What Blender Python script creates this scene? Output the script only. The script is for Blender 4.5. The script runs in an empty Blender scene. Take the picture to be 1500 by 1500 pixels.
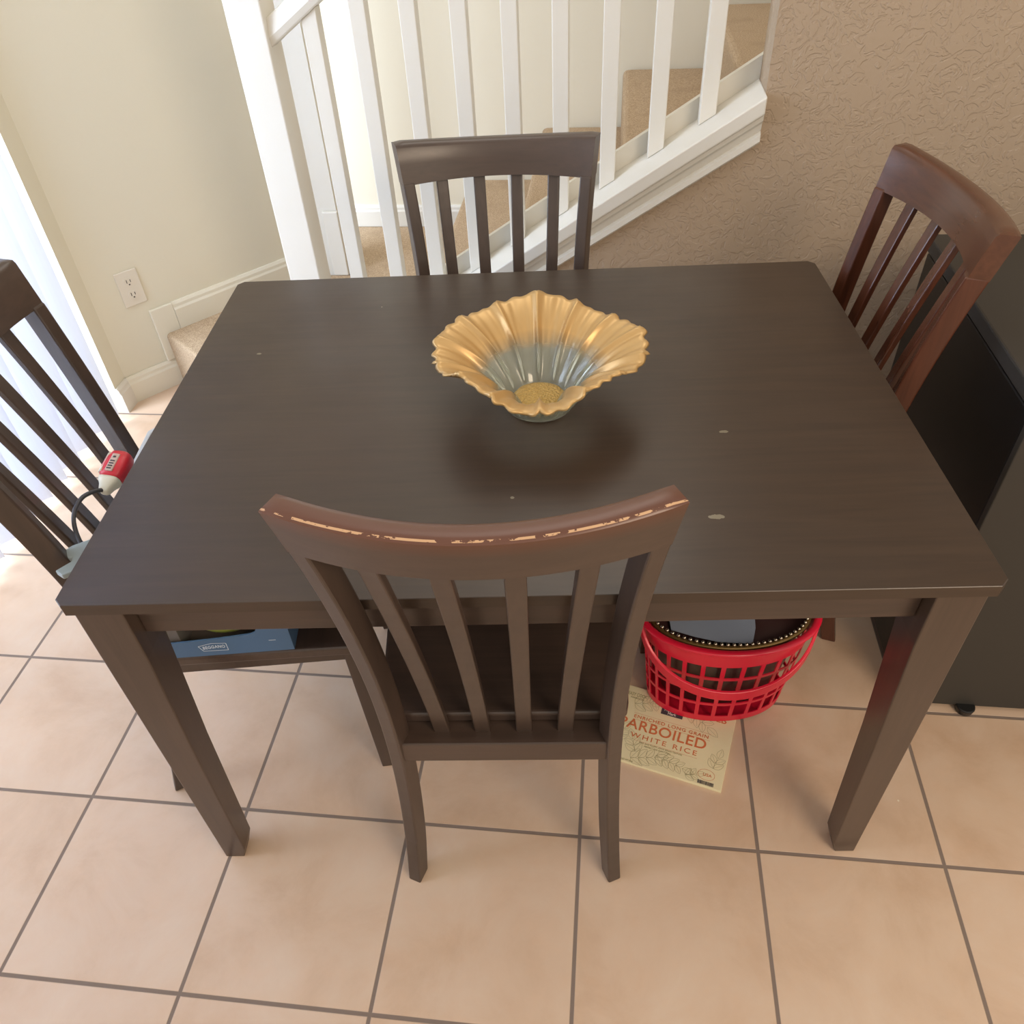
import bpy, bmesh, math, random
from mathutils import Vector, Matrix, noise
random.seed(4)
S = bpy.context.scene
PI = math.pi

# ------------------------------------------------------------------ camera
cam_d = bpy.data.cameras.new('camera'); cam = bpy.data.objects.new('camera', cam_d)
S.collection.objects.link(cam); S.camera = cam
CY, CP, CR = -0.0525, 0.7346, -0.0605
Fw = Vector((math.sin(CY)*math.cos(CP), math.cos(CY)*math.cos(CP), -math.sin(CP)))
Rt = Vector((math.cos(CY), -math.sin(CY), 0)); Up = Rt.cross(Fw)
R2 = math.cos(CR)*Rt + math.sin(CR)*Up; U2 = -math.sin(CR)*Rt + math.cos(CR)*Up
cam.matrix_world = Matrix(((R2.x, U2.x, -Fw.x, 0.0315), (R2.y, U2.y, -Fw.y, -1.1471), (R2.z, U2.z, -Fw.z, 1.5142), (0, 0, 0, 1)))
cam_d.sensor_width = 36; cam_d.lens = 36*1169.5/1500; cam_d.clip_start = 0.05

# ------------------------------------------------------------------ world, lights, exposure
S.view_settings.view_transform = 'Standard'; S.view_settings.look = 'None'
S.view_settings.gamma = 1; S.view_settings.exposure = 0.35
S.view_settings.use_curve_mapping = False
w = bpy.data.worlds.new('world'); S.world = w; w.use_nodes = True
wn = w.node_tree.nodes['Background']; wn.inputs[0].default_value = (1.0, 0.90, 0.78, 1); wn.inputs[1].default_value = 0.66
HA = -0.0944                                    # the house (tiles, walls) is turned a little against the table
def H(u, v, z=0.0):
    return Vector((math.cos(HA)*u - math.sin(HA)*v, math.sin(HA)*u + math.cos(HA)*v, z))
def area(name, loc, target, sx, sy, power, col):
    d = bpy.data.lights.new(name, 'AREA'); d.shape = 'RECTANGLE'; d.size = sx; d.size_y = sy; d.energy = power; d.color = col
    o = bpy.data.objects.new(name, d); S.collection.objects.link(o); o.location = loc
    o.rotation_euler = (Vector(target) - Vector(loc)).to_track_quat('-Z', 'Y').to_euler(); return o
area('daylight', H(-2.5, 0.0, 1.7), H(-0.6, 0.1, 0.5), 2.4, 2.2, 235, (0.70, 0.82, 1.0))
area('kitchen_light', (1.6, -2.4, 2.5), (0.3, 0.2, 0.3), 1.2, 1.0, 34, (1.0, 0.80, 0.60))
area('stair_fill', H(0.1, 1.45, 2.95), H(0.0, 1.5, 0), 2.0, 0.8, 9, (1.0, 0.95, 0.86))  # added overhead fill that brightens the pier and stairwell

# ------------------------------------------------------------------ materials
def mat(name, col, rough=0.5, **k):
    m = bpy.data.materials.new(name); m.use_nodes = True
    b = m.node_tree.nodes['Principled BSDF']
    b.inputs['Base Color'].default_value = (*col, 1); b.inputs['Roughness'].default_value = rough
    for kk, v in k.items(): b.inputs[kk.replace('_', ' ')].default_value = v
    return m
def nd(m, t, **k):
    n = m.node_tree.nodes.new(t)
    for kk, v in k.items(): setattr(n, kk, v)
    return n
def lk(m, a, b): m.node_tree.links.new(a, b)
def BS(m): return m.node_tree.nodes['Principled BSDF']
def math_n(m, op, a, b=None, c=None):
    n = nd(m, 'ShaderNodeMath', operation=op)
    for i, x in enumerate((a, b, c)):
        if x is None: continue
        if isinstance(x, (int, float)): n.inputs[i].default_value = x
        else: lk(m, x, n.inputs[i])
    return n.outputs[0]
def ramp(m, src, stops):
    r = nd(m, 'ShaderNodeValToRGB'); e = r.color_ramp.elements
    while len(e) < len(stops): e.new(0.5)
    for i, (p, c) in enumerate(stops): e[i].position = p; e[i].color = (*c, 1) if len(c) == 3 else c
    lk(m, src, r.inputs[0]); return r.outputs[0]
def mixc(m, fac, a, b):
    n = nd(m, 'ShaderNodeMix', data_type='RGBA')
    if isinstance(fac, (int, float)): n.inputs[0].default_value = fac
    else: lk(m, fac, n.inputs[0])
    for i, x in ((6, a), (7, b)):
        if isinstance(x, tuple): n.inputs[i].default_value = (*x, 1)
        else: lk(m, x, n.inputs[i])
    return n.outputs[2]
def noise_n(m, vec, scale, detail=4, rough=0.5, dist=0):
    n = nd(m, 'ShaderNodeTexNoise'); n.inputs['Scale'].default_value = scale; n.inputs['Detail'].default_value = detail
    n.inputs['Roughness'].default_value = rough; n.inputs['Distortion'].default_value = dist
    if vec is not None: lk(m, vec, n.inputs['Vector'])
    return n.outputs['Fac']
def objco(m): return nd(m, 'ShaderNodeTexCoord').outputs['Object']
def mapping(m, vec, scale=(1, 1, 1), rot=(0, 0, 0), loc=(0, 0, 0)):
    n = nd(m, 'ShaderNodeMapping'); n.inputs['Scale'].default_value = scale; n.inputs['Rotation'].default_value = rot
    n.inputs['Location'].default_value = loc; lk(m, vec, n.inputs['Vector']); return n.outputs[0]
def bump(m, h, strength, dist):
    n = nd(m, 'ShaderNodeBump'); n.inputs['Strength'].default_value = strength; n.inputs['Distance'].default_value = dist
    lk(m, h, n.inputs['Height']); lk(m, n.outputs[0], BS(m).inputs['Normal'])

def wood(name, c1, c2, rough, axis, spots=False, wear=False):
    m = mat(name, c1, rough); co = objco(m)
    sc = [26, 26, 26]; sc[axis] = 1.6
    n = noise_n(m, mapping(m, co, tuple(sc)), 3.0, 8, 0.6, 0.6)
    col = mixc(m, ramp(m, n, [(0.3, (0, 0, 0)), (0.72, (1, 1, 1))]), c1, c2)
    blot = ramp(m, noise_n(m, co, 2.2, 3), [(0.42, (0, 0, 0)), (0.7, (1, 1, 1))])
    col = mixc(m, math_n(m, 'MULTIPLY', blot, 0.35), col, tuple(x*1.5 for x in c2))
    if spots:                                    # dried marks, crumbs and small scratches on the table top
        v = nd(m, 'ShaderNodeTexVoronoi'); v.inputs['Scale'].default_value = 9; lk(m, co, v.inputs['Vector'])
        s = math_n(m, 'LESS_THAN', v.outputs['Distance'], 0.011)
        col = mixc(m, s, col, (0.40, 0.33, 0.24))
        for cx_, cy_, rx_, ry_ in ((.273, -.323, .014, .006), (.319, -.126, .009, .004), (-.013, -.271, .0035, .0035), (-.494, .159, .006, .004)):
            sp = nd(m, 'ShaderNodeVectorMath', operation='DISTANCE'); lk(m, mapping(m, co, (1/rx_, 1/ry_, 0), loc=(-cx_/rx_, -cy_/ry_, 0)), sp.inputs[0])
            sp.inputs[1].default_value = (0, 0, 0)
            q = math_n(m, 'LESS_THAN', math_n(m, 'ADD', sp.outputs['Value'], math_n(m, 'MULTIPLY', noise_n(m, co, 160, 2), .9)), 1.25)
            col = mixc(m, math_n(m, 'MULTIPLY', q, .5), col, (0.34, 0.31, 0.22))
        rr = ramp(m, noise_n(m, co, 5, 4), [(0.35, (rough-.03,)*3), (0.7, (rough+.10,)*3)])
        lk(m, rr, BS(m).inputs['Roughness'])
    if wear:
        a = nd(m, 'ShaderNodeAttribute', attribute_name='wear')
        nn = noise_n(m, mapping(m, co, (60, 60, 160)), 1.0, 4, 0.7)
        red = ramp(m, a.outputs['Fac'], [(0.1, (0, 0, 0)), (0.6, (1, 1, 1))])
        col = mixc(m, math_n(m, 'MULTIPLY', red, 0.75), col, (0.13, 0.042, 0.020))
        k = math_n(m, 'MULTIPLY', math_n(m, 'GREATER_THAN', a.outputs['Fac'], 0.93), math_n(m, 'GREATER_THAN', nn, 0.47))
        col = mixc(m, k, col, (0.58, 0.36, 0.20))
    lk(m, col, BS(m).inputs['Base Color'])
    bump(m, n, 0.06, 0.001)
    BS(m).inputs['Coat Weight'].default_value = 0.25; BS(m).inputs['Coat Roughness'].default_value = 0.22
    return m
W_TOP = wood('table_wood', (0.030, 0.017, 0.010), (0.045, 0.026, 0.015), 0.42, 0, spots=True)
W_V = wood('leg_wood', (0.048, 0.031, 0.022), (0.070, 0.044, 0.031), 0.36, 2)
W_CV = wood('chair_upright_wood', (0.042, 0.028, 0.021), (0.062, 0.040, 0.030), 0.38, 2)
W_CH = wood('chair_rail_wood', (0.045, 0.029, 0.022), (0.068, 0.043, 0.032), 0.38, 0, wear=True)
W_CR = wood('chair_rail_wood_unworn', (0.044, 0.028, 0.021), (0.066, 0.041, 0.030), 0.38, 0)
W_RV = wood('warm_lit_upright_wood', (0.060, 0.020, 0.011), (0.10, 0.032, 0.016), 0.24, 2)  # same chair wood, warm light on the right-hand chair put into the colour
W_RH = wood('warm_lit_rail_wood', (0.065, 0.024, 0.013), (0.105, 0.040, 0.020), 0.25, 0)  # rails and seat likewise reddened by painted warm light

# floor tiles
TILE = mat('tile', (0.6, 0.42, 0.3), 0.42)
def _tile():
    m = TILE; geo = nd(m, 'ShaderNodeNewGeometry').outputs['Position']
    g = 0.3373
    mp = nd(m, 'ShaderNodeMapping', vector_type='TEXTURE'); mp.inputs['Location'].default_value = (-0.9207, -0.3233, 0)
    mp.inputs['Rotation'].default_value = (0, 0, HA); mp.inputs['Scale'].default_value = (g, g, g); lk(m, geo, mp.inputs['Vector'])
    s = nd(m, 'ShaderNodeSeparateXYZ'); lk(m, mp.outputs[0], s.inputs[0])
    def edge(x):
        f = math_n(m, 'FRACT', x); return math_n(m, 'MINIMUM', f, math_n(m, 'SUBTRACT', 1.0, f))
    e = math_n(m, 'MINIMUM', edge(s.outputs[0]), edge(s.outputs[1]))
    mr = nd(m, 'ShaderNodeMapRange', interpolation_type='SMOOTHSTEP'); lk(m, e, mr.inputs[0])
    mr.inputs[1].default_value = 0.0075; mr.inputs[2].default_value = 0.0125
    fac = mr.outputs[0]
    cell = nd(m, 'ShaderNodeCombineXYZ')
    lk(m, math_n(m, 'FLOOR', s.outputs[0]), cell.inputs[0]); lk(m, math_n(m, 'FLOOR', s.outputs[1]), cell.inputs[1])
    wn_ = nd(m, 'ShaderNodeTexWhiteNoise'); lk(m, cell.outputs[0], wn_.inputs['Vector'])
    off = nd(m, 'ShaderNodeVectorMath', operation='MULTIPLY_ADD'); lk(m, wn_.outputs['Color'], off.inputs[0])
    off.inputs[1].default_value = (7, 7, 7); lk(m, geo, off.inputs[2])
    n1 = noise_n(m, off.outputs[0], 5.5, 6, 0.62, 0.4); n2 = noise_n(m, off.outputs[0], 28, 4, 0.6)
    c = ramp(m, n1, [(0.30, (0.53, 0.365, 0.245)), (0.5, (0.61, 0.45, 0.325)), (0.72, (0.65, 0.51, 0.39))])
    c = mixc(m, math_n(m, 'MULTIPLY', ramp(m, n2, [(0.45, (0, 0, 0)), (0.8, (1, 1, 1))]), 0.3), c, (0.66, 0.45, 0.30))
    c = mixc(m, math_n(m, 'MULTIPLY', wn_.outputs['Value'], 0.12), c, (0.55, 0.34, 0.23))
    v = nd(m, 'ShaderNodeTexVoronoi'); v.inputs['Scale'].default_value = 6; lk(m, geo, v.inputs['Vector'])
    c = mixc(m, math_n(m, 'LESS_THAN', v.outputs['Distance'], 0.012), c, (0.75, 0.68, 0.55))     # crumbs
    c = mixc(m, fac, (0.21, 0.16, 0.13), c)
    lk(m, c, BS(m).inputs['Base Color'])
    lk(m, ramp(m, fac, [(0, (0.9,)*3), (1, (0.38,)*3)]), BS(m).inputs['Roughness'])
    h = math_n(m, 'ADD', fac, math_n(m, 'MULTIPLY', n2, 0.10)); bump(m, h, 0.5, 0.0025)
_tile()

WHITE = mat('white_paint', (0.70, 0.68, 0.62), 0.38)
BLINDM = mat('blind_vinyl', (0.84, 0.86, 0.90), 0.5)
def _bd():
    m = BLINDM; t = nd(m, 'ShaderNodeBsdfTranslucent'); t.inputs[0].default_value = (0.84, 0.88, 0.97, 1)
    x = nd(m, 'ShaderNodeMixShader'); x.inputs[0].default_value = 0.36
    lk(m, BS(m).outputs[0], x.inputs[1]); lk(m, t.outputs[0], x.inputs[2]); lk(m, x.outputs[0], m.node_tree.nodes['Material Output'].inputs[0])
_bd()
WALLC = mat('smooth_cream_wall', (0.70, 0.67, 0.55), 0.75); bump(WALLC, noise_n(WALLC, objco(WALLC), 60, 3), 0.12, 0.002)
STAIRW = mat('stairwell_cream_wall', (0.74, 0.69, 0.56), 0.8)
PLATE = mat('outlet_plastic', (0.70, 0.66, 0.57), 0.35); SLOT = mat('outlet_slot', (0.06, 0.05, 0.04), 0.6)
KD = mat('knockdown_tan_wall', (0.40, 0.305, 0.215), 0.62)
def _kd():
    m = KD; co = objco(m)
    n = noise_n(m, co, 34, 3, 0.55, 1.6)
    r = ramp(m, n, [(0.47, (0, 0, 0)), (0.53, (1, 1, 1))])
    r2 = math_n(m, 'ADD', r, math_n(m, 'MULTIPLY', noise_n(m, co, 130, 2), 0.25)); bump(m, r2, 0.55, 0.0022)
_kd()
CARPET = mat('beige_carpet', (0.5, 0.38, 0.25), 0.95)
def _cp():
    m = CARPET; co = objco(m); n = noise_n(m, co, 260, 3, 0.7)
    c = ramp(m, n, [(0.35, (0.34, 0.235, 0.145)), (0.65, (0.60, 0.455, 0.30))])
    c = mixc(m, ramp(m, noise_n(m, co, 9, 4, 0.6), [(0.55, (0, 0, 0)), (0.85, (0.8,)*3)]), c, (0.34, 0.24, 0.15))
    lk(m, c, BS(m).inputs['Base Color']); bump(m, n, 0.9, 0.004)
_cp()
BLACKM = mat('black_laminate', (0.006, 0.006, 0.006), 0.35); BLACKF = mat('matte_charcoal_panel', (0.034, 0.031, 0.026), 0.55)
RED = mat('red_plastic', (0.72, 0.012, 0.045), 0.28, Subsurface_Weight=0.15, Subsurface_Radius=(0.03, 0.004, 0.004))
GREYP = mat('grey_plastic', (0.30, 0.35, 0.36), 0.4); PALEP = mat('pale_grey_plastic', (0.62, 0.66, 0.70), 0.4)
REDP = mat('plug_red', (0.62, 0.03, 0.05), 0.35); CREAMP = mat('plug_cream', (0.74, 0.73, 0.62), 0.35)
CORD = mat('cord_rubber', (0.05, 0.05, 0.06), 0.4)
BLUE = mat('blue_cardboard', (0.075, 0.15, 0.27), 0.6); BOXIN = mat('inner_cardboard', (0.17, 0.14, 0.12), 0.8)
LETW = mat('white_print', (0.62, 0.70, 0.78), 0.6)
GREEN = mat('yellow_green_skin', (0.36, 0.42, 0.07), 0.35)
PAPER = mat('blue_grey_paper', (0.36, 0.42, 0.54), 0.5)
TRAYM = mat('dark_brown_lacquer', (0.055, 0.022, 0.022), 0.28); GOLDRIM = mat('dull_gold', (0.22, 0.14, 0.05), 0.42, Metallic=0.7)
BEAD = mat('silver_bead', (0.62, 0.54, 0.42), 0.18, Metallic=1.0)
CARD = mat('cream_cardboard', (0.78, 0.71, 0.45), 0.65); CARDW = mat('white_board_edge', (0.8, 0.78, 0.7), 0.7)
ORANGE = mat('orange_print', (0.62, 0.17, 0.06), 0.6); LEAFP = mat('olive_print', (0.40, 0.37, 0.20), 0.7)
NAVY = mat('charcoal_print', (0.05, 0.05, 0.06), 0.6)
GRAVEL = mat('patio_gravel', (0.4, 0.42, 0.45), 0.9)
def _gr():
    m = GRAVEL; n = noise_n(m, objco(m), 40, 4, 0.7)
    lk(m, ramp(m, n, [(0.35, (0.22, 0.24, 0.27)), (0.65, (0.62, 0.66, 0.72))]), BS(m).inputs['Base Color'])
_gr()
GLASSPANE = bpy.data.materials.new('window_glass'); GLASSPANE.use_nodes = True
def _gp():
    m = GLASSPANE; m.node_tree.nodes.remove(BS(m)); out = m.node_tree.nodes['Material Output']
    t = nd(m, 'ShaderNodeBsdfTransparent'); g = nd(m, 'ShaderNodeBsdfGlossy'); g.inputs['Roughness'].default_value = 0.02
    x = nd(m, 'ShaderNodeMixShader'); x.inputs[0].default_value = 0.07
    lk(m, t.outputs[0], x.inputs[1]); lk(m, g.outputs[0], x.inputs[2]); lk(m, x.outputs[0], out.inputs[0])
_gp()
BOWL = bpy.data.materials.new('gold_and_clear_glass'); BOWL.use_nodes = True
def _bowl():
    m = BOWL; b = BS(m); out = m.node_tree.nodes['Material Output']
    a = nd(m, 'ShaderNodeAttribute', attribute_name='rimness')
    nz = noise_n(m, objco(m), 25, 3)
    f = math_n(m, 'ADD', a.outputs['Fac'], math_n(m, 'MULTIPLY', math_n(m, 'SUBTRACT', nz, 0.5), 0.12))
    fac = ramp(m, f, [(0.46, (0, 0, 0)), (0.68, (1, 1, 1))])
    b.inputs['Base Color'].default_value = (0.95, 0.97, 0.90, 1); b.inputs['Transmission Weight'].default_value = 1
    b.inputs['Roughness'].default_value = 0.06; b.inputs['IOR'].default_value = 1.45
    g = nd(m, 'ShaderNodeBsdfPrincipled'); g.inputs['Base Color'].default_value = (0.57, 0.37, 0.155, 1)
    g.inputs['Metallic'].default_value = 0.45; g.inputs['Roughness'].default_value = 0.36
    fr = nd(m, 'ShaderNodeBsdfPrincipled'); fr.inputs['Base Color'].default_value = (0.78, 0.84, 0.70, 1); fr.inputs['Roughness'].default_value = 0.15
    y = nd(m, 'ShaderNodeMixShader'); y.inputs[0].default_value = 0.16; lk(m, b.outputs[0], y.inputs[1]); lk(m, fr.outputs[0], y.inputs[2])
    x = nd(m, 'ShaderNodeMixShader'); lk(m, fac, x.inputs[0]); lk(m, y.outputs[0], x.inputs[1]); lk(m, g.outputs[0], x.inputs[2])
    lk(m, x.outputs[0], out.inputs[0])
_bowl()
GOLDC = mat('gold_flower_centre', (0.58, 0.38, 0.12), 0.45, Metallic=0.4)
def _gc():
    v = nd(GOLDC, 'ShaderNodeTexVoronoi'); v.inputs['Scale'].default_value = 260; lk(GOLDC, objco(GOLDC), v.inputs['Vector'])
    bump(GOLDC, v.outputs['Distance'], 1.0, 0.003)
_gc()

# ------------------------------------------------------------------ geometry helpers
def link(name, bm_or_mesh, m, parent=None, smooth=False, bevel=0, seg=2):
    if isinstance(bm_or_mesh, bmesh.types.BMesh):
        me = bpy.data.meshes.new(name)
        bmesh.ops.recalc_face_normals(bm_or_mesh, faces=bm_or_mesh.faces[:])
        bm_or_mesh.to_mesh(me); bm_or_mesh.free()
    else: me = bm_or_mesh
    o = bpy.data.objects.new(name, me); S.collection.objects.link(o)
    if m is not None:
        me.materials.clear()
        for x in (m if isinstance(m, list) else [m]): me.materials.append(x)
    if smooth:
        for p in me.polygons: p.use_smooth = True
    if bevel:
        b = o.modifiers.new('bevel', 'BEVEL'); b.width = bevel; b.segments = seg; b.limit_method = 'ANGLE'; b.angle_limit = math.radians(35)
        b.harden_normals = False
    if parent is not None: o.parent = parent
    return o
def tag(o, label, cat, group=None):
    o['label'] = label; o['category'] = cat
    if group: o['group'] = group
    return o
def thing(name, label, cat, loc=(0, 0, 0), rz=0, group=None):
    o = bpy.data.objects.new(name, None); S.collection.objects.link(o); o.location = loc; o.rotation_euler = (0, 0, rz)
    o.empty_display_size = 0.05
    return tag(o, label, cat, group)
def structure(o): o['kind'] = 'structure'; return o
def hexa(bm, P):                 # P: 8 points, bottom 4 (ccw) then top 4
    v = [bm.verts.new(p) for p in P]
    for f in ((0, 3, 2, 1), (4, 5, 6, 7), (0, 1, 5, 4), (1, 2, 6, 5), (2, 3, 7, 6), (3, 0, 4, 7)): bm.faces.new([v[i] for i in f])
def box(bm, x0, x1, y0, y1, z0, z1, f=None):
    P = [(x0, y0, z0), (x1, y0, z0), (x1, y1, z0), (x0, y1, z0), (x0, y0, z1), (x1, y0, z1), (x1, y1, z1), (x0, y1, z1)]
    hexa(bm, [f(*p) if f else p for p in P])
def loft(bm, rings, close=True, cap=True):
    R = [[bm.verts.new(p) for p in r] for r in rings]; n = len(R[0])
    for a, b in zip(R, R[1:]):
        for i in range(n if close else n-1):
            j = (i+1) % n; bm.faces.new((a[i], a[j], b[j], b[i]))
    if cap: bm.faces.new(list(reversed(R[0]))); bm.faces.new(R[-1])
    return R
def tube(bm, pts, r, n=10):
    pts = [Vector(p) for p in pts]; rings = []
    t0 = (pts[1]-pts[0]).normalized(); up = Vector((0, 0, 1)) if abs(t0.z) < .9 else Vector((1, 0, 0))
    for i, p in enumerate(pts):
        t = (pts[min(i+1, len(pts)-1)] - pts[max(i-1, 0)]).normalized()
        a = t.cross(up).normalized(); b = a.cross(t).normalized(); up = b
        rings.append([p + r*(math.cos(2*PI*k/n)*a + math.sin(2*PI*k/n)*b) for k in range(n)])
    loft(bm, rings)
def prism(bm, poly, f, d0, d1):   # poly in 2-D, f(a, b, d) -> point
    lo = [bm.verts.new(f(a, b, d0)) for a, b in poly]; hi = [bm.verts.new(f(a, b, d1)) for a, b in poly]
    n = len(poly)
    bm.faces.new(lo); bm.faces.new(list(reversed(hi)))
    for i in range(n): bm.faces.new((lo[i], hi[i], hi[(i+1) % n], lo[(i+1) % n]))
BM = bmesh.new

# ------------------------------------------------------------------ the setting
bm = BM()
c = [H(-1.62, -2.6), H(3.2, -2.6), H(3.2, 0.86), H(-1.62, 2.3)]
c = [H(-1.62, -2.6), H(3.2, -2.6), H(3.2, 2.1), H(-1.62, 2.1)]
hexa(bm, [Vector((p.x, p.y, -0.06)) for p in c] + [Vector((p.x, p.y, 0)) for p in c])
structure(link('floor', bm, TILE))

# tan knockdown wall under the stairs: sloping top under the open balustrade, full height further right
M_ = 0.65; C0 = 0.683                                                  # cap surface height = C0 + M_*u
bm = BM()
poly = [(-0.80, 0.0), (3.2, 0.0), (3.2, 2.6), (0.472, 2.6), (0.472, C0+M_*0.472-0.012), (-0.664, C0-M_*0.664-0.012), (-0.664, 0.12), (-0.80, 0.12)]
poly = [(-0.664, 0.0), (3.2, 0.0), (3.2, 2.6), (0.472, 2.6), (0.472, C0+M_*0.472-0.03), (-0.664, C0-M_*0.664-0.03)]
prism(bm, poly, lambda a, b, d: H(a, d, b), 0.85, 0.965)
structure(link('wall_right', bm, KD))

# white cap of the sloping wall and its moulding
def slope_bar(bm, u0, u1, prof):      # prof: list of (v, dz) section
    loft(bm, [[H(u, v, C0 + M_*u + dz) for v, dz in prof] for u in (u0, u1)])
bm = BM(); slope_bar(bm, -0.664, 0.472, [(0.817, 0), (0.817, -0.036), (0.824, -0.040), (1.0, -0.040), (1.0, 0)])
structure(link('trim_1', bm, WHITE, bevel=0.003))
bm = BM()
slope_bar(bm, -0.664, 0.472, [(0.8505, -0.040), (0.826, -0.040), (0.828, -0.052), (0.836, -0.060), (0.839, -0.072), (0.842, -0.078), (0.833, -0.084), (0.832, -0.098), (0.838, -0.104), (0.8505, -0.106)])
structure(link('trim_2', bm, WHITE))
bm = BM(); slope_bar(bm, -0.664, 3.0, [(0.966, 0.05), (0.966, -0.2), (0.985, -0.2), (0.985, 0.05)])
structure(link('trim_3', bm, WHITE))

# cream wall with the outlet, set at an angle, then the stairwell walls
D0 = Vector((-1.375, 1.148, 0)); dd = Vector((0.711, 0.703, 0)); dn = Vector((0.703, -0.711, 0))   # dn faces the room
def DW(s, n, z): return D0 + dd*s + dn*n + Vector((0, 0, z))
LD = 0.80
bm = BM(); prism(bm, [(0, 0), (LD, 0), (LD, 2.6), (0, 2.6)], lambda a, b, d: DW(a, d, b), -0.10, 0)
ow = structure(link('wall_back', bm, WALLC))
bm = BM(); box(bm, -1.60, -1.4767, 0.945, 1.06, 0, 2.6, H)
structure(link('wall_corner', bm, WALLC))
# white pier at the end of that wall, and the far stairwell walls
bm = BM(); box(bm, -1.10, -0.834, 1.607, 1.70, 0, 2.6, H)
structure(link('wall_pier', bm, WHITE))
bm = BM(); box(bm, -1.25, 3.2, 2.058, 2.17, 0, 3.0, H)
structure(link('wall_far', bm, STAIRW))

# baseboards: low run, upright at the step, upper run following the wall; section with a small ogee top
def bb(name, f, s0, s1, z0, h, th=0.014):
    bm = BM(); prof = [(0, 0), (th, 0), (th, h*0.72), (th*0.75, h*0.80), (th*0.7, h*0.9), (th*0.35, h), (0, h)]
    loft(bm, [[f(s, n, z0+z) for n, z in prof] for s in (s0, s1)]); return structure(link(name, bm, WHITE))
BBW = mat('baseboard_cream_paint', (0.72, 0.69, 0.58), 0.4)
bb('baseboard_back', DW, 0.0, 0.245, 0, 0.095).data.materials[0] = BBW
bm = BM(); prism(bm, [(0.155, 0.095), (0.235, 0.095), (0.235, 0.19), (0.235, 0.285), (0.155, 0.285)], lambda a, b, d: DW(a, d, b), 0, 0.012)
structure(link('baseboard_step', bm, BBW, bevel=0.003))
bb('baseboard_upper', DW, 0.235, LD, 0.19, 0.095).data.materials[0] = BBW
bb('baseboard_corner', lambda s, n, z: H(-1.4767+n, 0.945+s, z), 0, 0.07, 0, 0.095)
bb('baseboard_far', lambda s, n, z: H(s, 2.058-n, z), -1.10, -0.42, 0.19, 0.085)
bb('baseboard_pier', lambda s, n, z: H(-0.834+n, s, z), 1.607, 1.70, 0.19, 0.085)
bm = BM(); box(bm, -0.885, -0.828, 1.592, 1.607, 0.19, 0.43, H)
structure(link('trim_4', bm, WHITE, bevel=0.004))

# carpeted stair: first step is a landing, then the flight rises to the right
st = thing('staircase', 'beige carpeted staircase rising to the right behind the white balusters', 'staircase', H(-0.6, 1.4))
def rel(o, parent):            # keep a world-placed mesh where it is while parenting it
    o.parent = parent
    o.matrix_parent_inverse = (Matrix.Translation(parent.location) @ parent.rotation_euler.to_matrix().to_4x4()).inverted()
bpy.context.view_layer.update()
A0 = DW(0.18, 0.001, 0); A1 = A0 + dn*0.24; 
pts = [A0, A1, H(-0.90, 0.86), H(-0.664, 0.86), H(-0.664, 0.97), H(0.0, 0.97), H(0.0, 2.05), H(-1.10, 2.05), H(-1.10, 1.702), H(-0.832, 1.702), H(-0.832, 1.604), H(-0.980, 1.604)]
bm = BM(); prism(bm, [(p.x, p.y) for p in pts], lambda a, b, d: Vector((a, b, d)), 0.0, 0.19)
o = link('landing_step', bm, CARPET, bevel=0.012, seg=3); rel(o, st)
for k in range(9):
    u0 = -0.42 + 0.292*k; z1 = 0.38 + 0.19*k
    bm = BM(); box(bm, u0, u0+0.292+(0.02 if k < 8 else 0.3), 0.987, 2.05, z1-0.19, z1, H)
    o = link('step', bm, CARPET, bevel=0.018, seg=3); rel(o, st)

# newel post and balusters
nw = thing('newel_post', 'thick square white newel post at the foot of the stair railing', 'newel post', H(-0.708, 0.932, 0.19))
bm = BM(); box(bm, -0.752, -0.664, 0.8875, 0.9765, 0.1905, 1.28, H); o = link('shaft', bm, WHITE, bevel=0.003); rel(o, nw)
bm = BM()
loft(bm, [[H(-0.708+sx*r, 0.932+sy*r, z) for sx, sy in ((-1, -1), (1, -1), (1, 1), (-1, 1))] for z, r in ((1.28, 0.06), (1.30, 0.062), (1.315, 0.048), (1.36, 0.012))])
o = link('cap', bm, WHITE); rel(o, nw)
ends = ['first slim white baluster beside the thick newel post', 'second white baluster from the newel post, left of the rear chair',
        'third white baluster from the newel post, behind the rear chair left side', 'fourth white baluster from the newel post, behind the rear chair slats',
        'fifth white baluster from the newel post, behind the middle of the rear chair', 'sixth white baluster from the newel post, behind the rear chair right slats',
        'seventh white baluster from the newel post, at the right edge of the rear chair', 'eighth white baluster, clear of the rear chair on its right',
        'last white baluster, next to the end of the sloping trim']
for i in range(9):
    u = -0.5843 + 0.1153*i
    bm = BM()
    hexa(bm, [H(u, 0.913, C0+M_*u+.0005), H(u+.038, 0.913, C0+M_*(u+.038)+.0005), H(u+.038, 0.951, C0+M_*(u+.038)+.0005), H(u, 0.951, C0+M_*u+.0005),
              H(u, 0.913, C0+M_*u+0.84), H(u+.038, 0.913, C0+M_*(u+.038)+0.84), H(u+.038, 0.951, C0+M_*(u+.038)+0.84), H(u, 0.951, C0+M_*u+0.84)])
    o = link('baluster', bm, WHITE, bevel=0.002); tag(o, ends[i], 'baluster', 'white stair balusters')
bm = BM(); slope_bar(bm, -0.67, 0.472, [(0.905, 0.84), (0.900, 0.86), (0.908, 0.90), (0.955, 0.90), (0.963, 0.86), (0.958, 0.84)])
tag(link('handrail', bm, WHITE, bevel=0.004), 'white sloping handrail on top of the stair balusters', 'handrail')

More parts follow.
